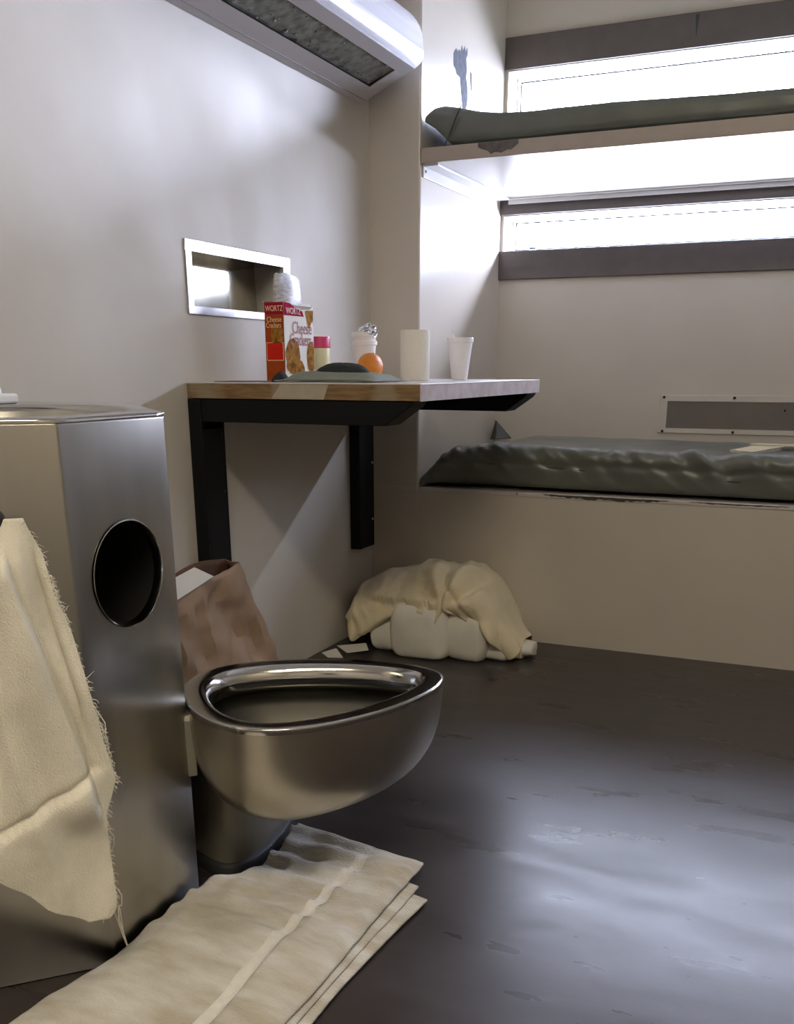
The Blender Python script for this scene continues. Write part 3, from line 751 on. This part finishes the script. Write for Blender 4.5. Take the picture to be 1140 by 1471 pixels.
# white plastic piece on the sink deck, at the frame's left edge
wp = thing('plastic_dispenser', 'white plastic block with a small spout on the sink, left frame edge', 'dispenser', (.20,-1.775,ZK))
pc = V((.135,-1.71,ZK))
build('block', MB().box((.03,-1.73,ZK+.0005), (.112,-1.638,ZK+.017)), M['plastic'], wp, bevel=.004)
build('spout', MB().lathe((.095,-1.668,ZK+.016), [(.007,0),(.0065,.008),(.004,.016),(.003,.017)], 16), M['plastic'], wp, sm=True)
for o in wp.children: o.location += V((0,0,0))

# ------------------------------------------------------------------ hanging towel
# outline on the front facet: (z, s of the free right edge, s of the left edge)
HT = [(.668,.052,.074),(.655,.048,.080),(.62,.034,.125),(.57,.026,.150),(.52,.011,.165),(.43,-.005,.18),(.37,-.014,.185),(.318,-.0245,.187),(.295,-.018,.188),(.27,-.008,.187),(.24,-.006,.180),(.215,-.0065,.150),(.185,-.0075,.112),(.15,-.008,.082),(.125,-.0065,.045),(.112,.006,.030)]
CR1 = [(.24,-.003),(.28,.003),(.352,.013),(.475,.043),(.56,.066),(.635,.081)]
CR2 = [(.33,.002),(.38,.008),(.425,.011),(.53,.032),(.612,.045)]
rows = []
NR, NC = 100, 110
for i in range(NR+1):
    z = lerp(.668, .112, i/NR)
    s0 = interp([(a,b) for a,b,c in reversed(HT)], z); s1 = interp([(a,c) for a,b,c in reversed(HT)], z)
    row = []
    for j in range(NC+1):
        t = j/NC; s = lerp(s0, s1, t)
        dn = (.668 - z)
        # long folds fanning out from the hook
        sn = (s - .062) / (.05 + .55*dn)
        fold = .013*math.sin(7.0*sn + 1.1*nz(z*4, 3) + .6) + .008*ridge(4.2*sn + nz(z*3, 1), z*1.5, 2) + .005*nz(s*26, z*12)
        # creases: overlap lines running down to the right
        # the left panel of cloth overlaps the middle one along a long slanting edge
        c1 = interp(CR1, z); c2 = interp(CR2, z); on = smooth(.24,.30,z)*smooth(.655,.60,z)
        fold += on*(.020*smooth(c1-.0008, c1+.0022, s)*smooth(c1+.075, c1+.012, s) - .006*math.exp(-((s-c1+.003)/.004)**2))
        on2 = smooth(.36,.42,z)*smooth(.63,.59,z)
        fold += on2*(-.012*math.exp(-((s-c2)/.0032)**2) + .005*smooth(c2-.002, c2-.010, s))
        fold -= .008*math.exp(-((s-(.098+.12*(.50-z)))/.007)**2)*smooth(.26,.32,z)*smooth(.60,.52,z)
        # kink low down: the lobe below it lies further forward
        kz = .263 + (.1286 - s)*.52
        fold += .012*smooth(kz+.0015, kz-.003, z)*smooth(kz-.11, kz-.015, z)*smooth(-.02,.01,s) - .008*math.exp(-((z-kz-.005)/.005)**2)*smooth(-.01,.02,s)
        off = .031 + .018*smooth(0,.3,dn) + fold*smooth(0,.06,dn)
        off = max(off, .006)
        row.append(fac(s, z + .004*nz(s*30, 5)*(i/NR), off))
    rows.append(row)
th = thing('hanging_towel', 'frayed cream towel hanging down the front of the steel cabinet', 'towel', fac(.06,.11,.02))
build('cloth', MB().grid(rows), M['terry'], th, sm=True, solid=.004, auto=0, sub=1)
fray = MB(); rng = random.Random(5)
for i in range(240):
    z = rng.uniform(.125, .655)
    if rng.random() < .5: z = rng.choice((rng.uniform(.30,.42), rng.uniform(.53,.60)))
    s0 = interp([(a,b) for a,b,c in reversed(HT)], z)
    i0 = int((.668-z)/.556*NR); p = V(rows[max(0,min(NR,i0))][0])
    ln = rng.uniform(.003, .010) * (1.6 if rng.random() < .12 else 1)
    pp = [p]
    d0 = (-ft + V((0,0,rng.uniform(-1.1,.5))) + fn*rng.uniform(-.5,.6)).normalized()
    for q in range(4):
        d0 = (d0 + V((rng.uniform(-.5,.5), rng.uniform(-.5,.5), rng.uniform(-.7,.25)))).normalized(); pp.append(pp[-1] + d0*ln/4)
    fray.tube(pp, .0006, 4, .0003)
o = build('frayed_edge', fray, M['terry'], th, sm=True); o['kind'] = 'stuff'
lt = MB()
def strand(pts, r=.0009): lt.tube([fac(s, z, o_) for s, z, o_ in pts], r, 5, r*.7)
strand([(.005,.150,.032),(-.004,.110,.034),(-.012,.070,.035),(-.016,.052,.035)]); strand([(-.006,.150,.030),(-.012,.11,.032),(-.013,.075,.034),(-.017,.052,.034)])
strand([(-.005,.14,.03),(-.010,.12,.03),(-.009,.095,.032),(-.012,.08,.034)], .0016); strand([(.018,.125,.03),(.014,.108,.032),(.0125,.094,.033)]); strand([(.008,.14,.03),(.010,.118,.032),(.0125,.096,.033)])
strand([(-.006,.42,.034),(-.018,.395,.036),(-.017,.365,.036),(-.022,.345,.036)]); strand([(-.008,.41,.032),(-.013,.39,.034),(-.019,.372,.036),(-.019,.350,.035)])
strand([(-.009,.235,.03),(-.014,.228,.034),(-.013,.215,.036),(-.008,.205,.034)]); strand([(-.0085,.15,.03),(-.016,.135,.034),(-.0145,.12,.036),(-.011,.118,.034)])
o = build('loose_threads', lt, M['terry'], th, sm=True); o['kind'] = 'stuff'

# ------------------------------------------------------------------ towel on the floor
ft_ = thing('floor_towel', 'folded grimy beige towel lying on the floor below the steel toilet', 'towel', (.68,-1.95,0))
def leftx(y):
    # tucked round the pedestal base and along the cabinet
    return interp([(-2.7,.46),(-2.154,.512),(-2.01,.534),(-1.80,.534),(-1.765,.545),(-1.74,.572),(-1.70,.590),(-1.60,.583),(-1.545,.562),(-1.52,.560)], y)
def tz(x, y, u, v, seed, amp):
    rib = (.5+.5*math.sin(y*112 + 7*(x-.7) + 2.2*nz(x*7, y*5, seed)))**1.3*.015*smooth(-2.02,-1.78,y)*(1 if x < .735 else .75)*(.5+.8*abs(nz(x*9, y*6, 3)))
    rib += .006*ridge(x*16, y*12, 8)*smooth(-2.05,-1.85,y)
    fold = max(0, .020*ridge(x*4.2 - y*2.0, y*1.6, seed+2))*smooth(-1.72,-2.0,y)*smooth(0,.2,u)*smooth(1.05,.7,u) + .004*nz(x*24, y*24, seed)
    bandg = -.0030*math.exp(-((x-.741)/.010)**2)
    edge = smooth(0,.06,1-u)*smooth(0,.03,1-v)
    return (fold*amp + rib*amp + bandg*amp)*lerp(.25,1,edge) + .004*amp*edge
def layer(y0, y1, x1, zoff, seed, inset=0, amp=1.0, taper=0, back=.055):
    rows = []
    ny_, nx_ = 150, 56
    for i in range(ny_+1):
        v = i/ny_; row = []
        for j in range(nx_+1):
            u = j/nx_
            y = lerp(y0, lerp(y1, y1-back, u), v)
            xr = x1 + .004*nz(y*6, seed) - taper*smooth(-1.60,-1.95,y) - .010*smooth(-1.95,-2.3,y)
            x = lerp(leftx(y) + inset, xr, u)
            row.append(V((x, y, max(.003, zoff + tz(x, y, u, v, seed, amp)))))
        rows.append(row)
    return rows
top = layer(-2.75, -1.515, .838, .020, 1)
low = layer(-2.70, -1.60, .882, .0065, 5, .06, .22, .022)
mid = layer(-2.72, -1.575, .856, .0130, 9, .03, .22, .010)
build('lower_layer', MB().grid(low), M['terryf'], ft_, sm=True, solid=.005, auto=0)
build('middle_layer', MB().grid(mid), M['terryf'], ft_, sm=True, solid=.004, auto=0)
build('top_layer', MB().grid(top), M['terryf'], ft_, sm=True, solid=.005, auto=0)
# smooth woven band near the long edge, lying on the top layer
band = []
for i in range(140):
    y = lerp(-2.6, -1.590, i/139); row = []
    for q in range(6):
        x = .731 + .019*q/5
        xr = .838 + .004*nz(y*6, 1) - .010*smooth(-1.95,-2.3,y); u = (x-leftx(y))/(xr-leftx(y))
        v = min(.97, (y+2.75)/1.19)
        row.append((x, y, .020 + tz(x, y, u, v, 1, 1.0) + .0042))
    band.append(row)
build('woven_band', MB().grid(band), M['hem'], ft_, sm=True, auto=0)

# ------------------------------------------------------------------ paper bag
bg = thing('paper_bag', 'open crumpled brown paper bag standing against the wall under the desk', 'bag', (.10,-1.0,0))
def bag_sec(t, inner=0):
    """cross-section at height fraction t, as a loop of points"""
    yr = lerp(-.812, -.962, t); yl = lerp(-1.27, -1.265, t)
    xf = lerp(.150, .105, smooth(0,.9,t)); xb = .054
    pts = []
    ztop_f = lambda y: .366 + (y+1.255)*.085
    ztop_b = lambda y: .385 + (y+1.255)*.06 + .012*math.sin((y+1.2)*16)
    n = 14
    for k in range(n): # front
        u = k/n; y = lerp(yl, yr, u); pts.append((xf - .014*(1-math.sin(PI*min(1,max(0,u)))**.35), y, ztop_f(y)*t))
    for k in range(5): u = k/5; pts.append((lerp(xf-.014, xb, u), yr - .012*math.sin(PI*u), lerp(ztop_f(yr), ztop_b(yr), u)*t))
    for k in range(n): u = k/n; y = lerp(yr, yl, u); pts.append((xb, y, ztop_b(y)*t))
    for k in range(5): u = k/5; pts.append((lerp(xb, xf-.014, u), yl + .02*math.sin(PI*u), lerp(ztop_b(yl), ztop_f(yl), u)*t))
    out = []
    for x, y, z in pts:
        w = smooth(.02,.2,t)
        f_ = .026*ridge(y*8 + z*5.5, z*2.2, 1) + .014*ridge(y*15 - z*3, z*7, 4) + .006*nz(y*30, z*30)
        if x > .06: x += (f_-.020)*w*(.35+.65*smooth(1,.9,t))
        out.append((x, y, max(z, .0012)))
    return out
LB = [bag_sec(i/28) for i in range(29)]
bw = build('bag_wall', MB().loops(LB, True, False), M['kraft'], bg, sm=True, auto=28)
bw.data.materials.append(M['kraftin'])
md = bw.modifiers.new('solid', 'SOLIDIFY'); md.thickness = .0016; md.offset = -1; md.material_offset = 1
tag(build('folded_paper', MB().add([(.112,-1.262,.352),(.113,-1.10,.382),(.100,-1.155,.412),(.095,-1.262,.395)], [(0,1,2),(0,2,3)]), M['paper'], solid=.0012, origin=(.10,-1.2,.38)),
    'corner of white folded paper poking out of the brown paper bag', 'paper')

# ------------------------------------------------------------------ linen heap in the corner
def bag_of(points, n=56): return points
# white sheet: a pile with vertical overlapping folds
ws = []
NA, NT = 96, 26
for i in range(NT):
    t = i/(NT-1); row = []
    for j in range(NA):
        a = 2*PI*j/NA; ca, sa = math.cos(a), math.sin(a)
        rx = .195; ry = .10
        up = math.sin(t*PI/2)**.9; r = math.cos(t*PI/2)**.55
        x = .335 + rx*r*ca; y = -.205 + ry*r*sa
        z = .0015 + .150*up
        w = smooth(1,.55,t)*smooth(-.02,.12,t)
        xx = x*1.0
        fol = .011*ridge(x*13 + .5*nz(z*9, 1), z*2.2, 2)*w + .007*ridge(x*24, z*5, 7)*w + .003*nz(x*40, z*30)
        step = .013*(smooth(.405,.399,x) - .5)*w + .008*(smooth(.51,.505,x)-.5)*w + .010*(smooth(.20,.207,x)-.5)*w
        row.append((x + ca*.004*ridge(sa*4, z*9), y - (fol+step)*max(0,-sa)**.4 if sa < 0 else y, max(.0012, z + .006*nz(x*14, y*14))))
    ws.append(row)
wsh = thing('bed_sheet', 'white sheet heaped in the corner underneath the cream blanket', 'sheet', (.335,-.2,0))
build('pile', MB().loops(ws), M['sheet'], wsh, sm=True, auto=0, sub=1)
# trailing end of the sheet to the right
tr = []
for i in range(26):
    t = i/25; c = V((lerp(.44,.632,t), lerp(-.235,-.165,t), lerp(.045,.022,t)))
    ry, rz = lerp(.07,.030,t), lerp(.044,.0185,t)
    row = []
    for q in range(22):
        a = 2*PI*q/22
        f_ = 1 + .22*ridge(t*3 + math.cos(a)*1.5, math.sin(a)*2, 3)
        row.append((c.x + .01*nz(t*6, math.cos(a)*2), c.y + ry*math.cos(a)*f_, max(.0014, c.z + rz*math.sin(a)*f_)))
    tr.append(row)
build('trailing_end', MB().loops(tr), M['sheet'], wsh, sm=True, auto=0, sub=1)

# soft folded panels at the front of the sheet pile
def pillow(c, r, e1=.55, e2=.45, seed=1, amp=.12, rot=0, n1=26, n2=40):
    L = []
    sp = lambda v, e: math.copysign(abs(v)**e, v)
    for i in range(n1+1):
        ph = -PI/2*.985 + PI*.985*i/n1; row = []
        for j in range(n2):
            th_ = 2*PI*j/n2
            x = r[0]*sp(math.cos(ph), e1)*sp(math.cos(th_), e2); y = r[1]*sp(math.cos(ph), e1)*sp(math.sin(th_), e2); z = r[2]*sp(math.sin(ph), e1)
            f_ = 1 + amp*(ridge(x*22 + seed, z*6, seed) + .5*ridge(x*45, z*14, seed+3))
            y *= f_; x *= 1 + .06*nz(z*20, y*10, seed)
            xr = x*math.cos(rot) + z*math.sin(rot); zr = z*math.cos(rot) - x*math.sin(rot)
            row.append((c[0]+xr, c[1]+y, max(.0014, c[2]+zr)))
        L.append(row)
    return MB().loops(L)
for c, r, sd, rt in (((.305,-.262,.080),(.098,.080,.100),1,-.05), ((.448,-.236,.076),(.070,.076,.088),2,.08), ((.528,-.208,.042),(.052,.058,.046),3,.10), ((.185,-.240,.056),(.058,.068,.060),4,-.12), ((.225,-.235,.100),(.05,.062,.055),6,-.25)):
    build('fold', pillow(c, r, seed=sd, rot=rt), M['sheet'], wsh, sm=True, auto=0, sub=1)

# cream blanket draped over the pile: a skin running from the wall, over the crest, down to a wavy hem
ZTOP = [(.025,.095),(.04,.150),(.055,.172),(.09,.190),(.14,.208),(.178,.228),(.25,.248),(.30,.255),(.34,.252),(.386,.262),(.44,.250),(.47,.225),(.498,.190),(.54,.135),(.59,.078),(.635,.030)]
ZHEM = [(.025,.085),(.045,.075),(.08,.048),(.11,.066),(.17,.106),(.226,.136),(.28,.146),(.325,.146),(.35,.118),(.365,.116),(.385,.160),(.43,.150),(.50,.108),(.55,.052),(.59,.014),(.635,.006)]
bl = []
NX, NSS = 130, 60
for i in range(NX+1):
    x = lerp(.025, .603, i/NX)
    zt = interp(ZTOP, x); zh = interp(ZHEM, x)
    endt = smooth(0,.10,i/NX)*smooth(1,.86,i/NX)
    yf = lerp(-.245, -.318, endt) + .03*smooth(.45,.62,x); yb = lerp(-.09, -.020, endt) - .03*smooth(.45,.62,x)
    yc = (yf + yb)/2; row = []
    for j in range(NSS+1):
        q = j/NSS
        if q < .82:
            a = PI*(q/.82)                       # back foot, over the crest, front
            ca, sa = math.cos(a), math.sin(a)
            y = yc + (yb-yc)*math.copysign(abs(ca)**.75, ca)
            base = lerp(max(zh*.5,.02), zh, smooth(0,1,q/.82))
            z = base + (zt-base)*abs(sa)**.62
        else:                                     # tucked hem curling under
            b = (q-.82)/.18
            y = yf + .035*smooth(0,1,b); z = zh - .012*math.sin(PI*b*.8)
        # creases pulled from a pinch in the front
        dx, dzz = x-.385, z-.165
        rr = math.hypot(dx, dzz) + 1e-4; an = math.atan2(dzz, dx)
        pin = math.sin(an*6.5 + 1.6*nz(x*6, z*6) + .6)*min(1, rr/.05)*math.exp(-rr/.20)
        rg = ridge(x*9 - z*7, z*5 + y*5, 2)*.7 + ridge(x*20 + z*9, y*9, 6)*.5
        d_ = .022*pin*smooth(-.12,-.24,y) + .019*rg + .004*nz(x*40, y*40, z*40)
        nrm = V((0, y-yc, (z-.12)*1.4)); nrm = nrm.normalized() if nrm.length > 1e-5 else V((0,0,1))
        k_ = .35 + .65*endt
        p = V((x + .010*nz(z*14, y*10, 3) + .012*nrm.z*0, y, z)) + nrm*d_*k_
        # deep groove separating the side flap on the right
        g_ = math.exp(-((x - (.405 + .9*(.205-z)))/.008)**2)*smooth(.03,.06,z)*smooth(.235,.19,z)*smooth(-.2,-.26,y)
        p += nrm*(-.016*g_)
        p.z = max(p.z, .0035); p.y = min(p.y, -.006); p.x = max(p.x, .006)
        row.append(p)
    bl.append(row)
cbk = thing('blanket', 'cream blanket draped over the white sheet heap in the corner', 'blanket', (.3,-.2,.1))
build('drape', MB().grid(bl), M['cream'], cbk, sm=True, auto=0, sub=1, solid=.004)
tw = []
for i in range(30):
    t = i/29; c = V((lerp(.43,.592,t), lerp(-.300,-.250,t), lerp(.178,.022,t**1.1) + .018*math.sin(PI*t)))
    tw.append([(c.x + lerp(.013,.022,t)*math.cos(a)*(1+.25*nz(t*8,a)), c.y + .018*math.sin(a), max(.002, c.z + .020*math.cos(a-.7))) for a in [2*PI*q/16 for q in range(16)]])
build('side_fold', MB().loops(tw), M['cream'], cbk, sm=True, auto=0, sub=1)

tag(build('paper_scrap', MB().add([(.012,-.400,.0012),(.055,-.440,.0012),(.10,-.425,.0012),(.045,-.365,.010)], [(0,1,2,3)]), M['paper'], solid=.0008, origin=(.05,-.41,.002)), 'white paper scrap on the floor behind the toilet bowl rim, further from the linen', 'paper', 'paper scraps on the floor')
tag(build('paper_scrap', MB().add([(.020,-.312,.002),(.088,-.374,.002),(.150,-.350,.012),(.110,-.285,.014)], [(0,1,2,3)]), M['paper'], solid=.0008, origin=(.08,-.33,.002)), 'white paper scrap on the floor tucked against the linen heap', 'paper', 'paper scraps on the floor')

# ------------------------------------------------------------------ sub-parts hang on the part they belong to
def nest(root, kids, onto):
    host = [o for o in root.children if o.name.split('.')[0] == onto][0]
    for o in list(root.children):
        if o.name.split('.')[0] in kids and o is not host: o.parent = host
nest(ml, ('seam_piping','corner_flap','corner_tip'), 'cover'); nest(mu, ('end_pleat',), 'cover')
nest(ft_, ('woven_band',), 'top_layer'); nest(th, ('frayed_edge','loose_threads'), 'cloth')
nest(cb, ('lettering','side_print','side_banner','side_panel','front_print','front_banner','cracker_picture','top_flap'), 'carton')
nest(vt, ('screw',), 'vent_frame'); nest(bp, ('chipped_patch',), 'front_edge'); nest(ub, ('smudge',), 'front_lip'); nest(ub, ('bracket_bolt',), 'wall_bracket')
nest(ct, ('recess_rim','recess_glint'), 'roll_recess'); nest(ct, ('pedestal_base',), 'pedestal'); nest(og, ('stem_button',), 'peel'); nest(dk, ('top_laminate','edge_band','tape_patch'), 'tabletop')
nest(wlt, ('grime_flecks',), 'lens'); nest(wlt, ('seam',), 'bottom_plate')

# ------------------------------------------------------------------ ceiling lamp behind the photographer (lit)
cl_ = thing('ceiling_lamp', 'lit warm ceiling lamp over the middle of the cell', 'ceiling lamp', (1.35,-3.05,ZC))
build('lamp_body', MB().box((.75,-3.23,ZC-.07), (1.95,-2.87,ZC-.0005)), M['white_steel'], cl_, bevel=.004)
build('diffuser', MB().box((.78,-3.20,ZC-.082), (1.92,-2.90,ZC-.068)), M['glow'], cl_, bevel=.004)

# ------------------------------------------------------------------ sky and light
w = bpy.data.worlds.new('sky'); bpy.context.scene.world = w; w.use_nodes = True
bgn = w.node_tree.nodes['Background']; bgn.inputs[0].default_value = (.74,.79,1.0,1); bgn.inputs[1].default_value = 60.0
wn = w.node_tree.nodes; wlk = w.node_tree.links           # overcast sky, brighter overhead than at the horizon
wt = wn.new('ShaderNodeTexCoord'); wsx = wn.new('ShaderNodeSeparateXYZ'); wmr = wn.new('ShaderNodeMapRange'); wmr.interpolation_type = 'SMOOTHSTEP'
wmr.inputs['From Min'].default_value = .08; wmr.inputs['From Max'].default_value = .62; wmr.inputs['To Min'].default_value = 42; wmr.inputs['To Max'].default_value = 170
wlk.new(wt.outputs['Generated'], wsx.inputs[0]); wlk.new(wsx.outputs['Z'], wmr.inputs['Value']); wlk.new(wmr.outputs[0], bgn.inputs[1])
for i, (a, b) in enumerate((W1, W2)):
    li = bpy.data.lights.new('portal', 'AREA'); li.shape = 'RECTANGLE'; li.size = X1-X0; li.size_y = b-a; li.cycles.is_portal = True
    lo = bpy.data.objects.new('window_portal', li); C.objects.link(lo); lo.location = ((X0+X1)/2, YW+.128, (a+b)/2); lo.rotation_euler = (-PI/2, 0, 0)

# ------------------------------------------------------------------ camera
yaw, pit, F, PPY = .4180, .3336, 1392.1, 1011.05
cd = bpy.data.cameras.new('camera'); co = bpy.data.objects.new('camera', cd); C.objects.link(co)
co.location = (1.4069, -2.9626, .84); co.rotation_euler = (PI/2 - pit, 0, yaw)
cd.sensor_fit = 'VERTICAL'; cd.sensor_height = 36; cd.lens = F/1471*36; cd.shift_y = (PPY - 735.5)/1471; cd.clip_start = .02
S = bpy.context.scene; S.camera = co
S.view_settings.view_transform = 'Standard'; S.view_settings.look = 'None'; S.view_settings.gamma = 1; S.view_settings.use_curve_mapping = False
S.view_settings.exposure = 0.36
try:
    S.cycles.max_bounces = 8; S.cycles.diffuse_bounces = 5; S.cycles.glossy_bounces = 4; S.cycles.transmission_bounces = 6; S.cycles.transparent_max_bounces = 8
    S.cycles.use_denoising = True; S.cycles.sample_clamp_indirect = 6; S.cycles.caustics_reflective = False; S.cycles.caustics_refractive = False
    S.cycles.blur_glossy = .5
except Exception: pass
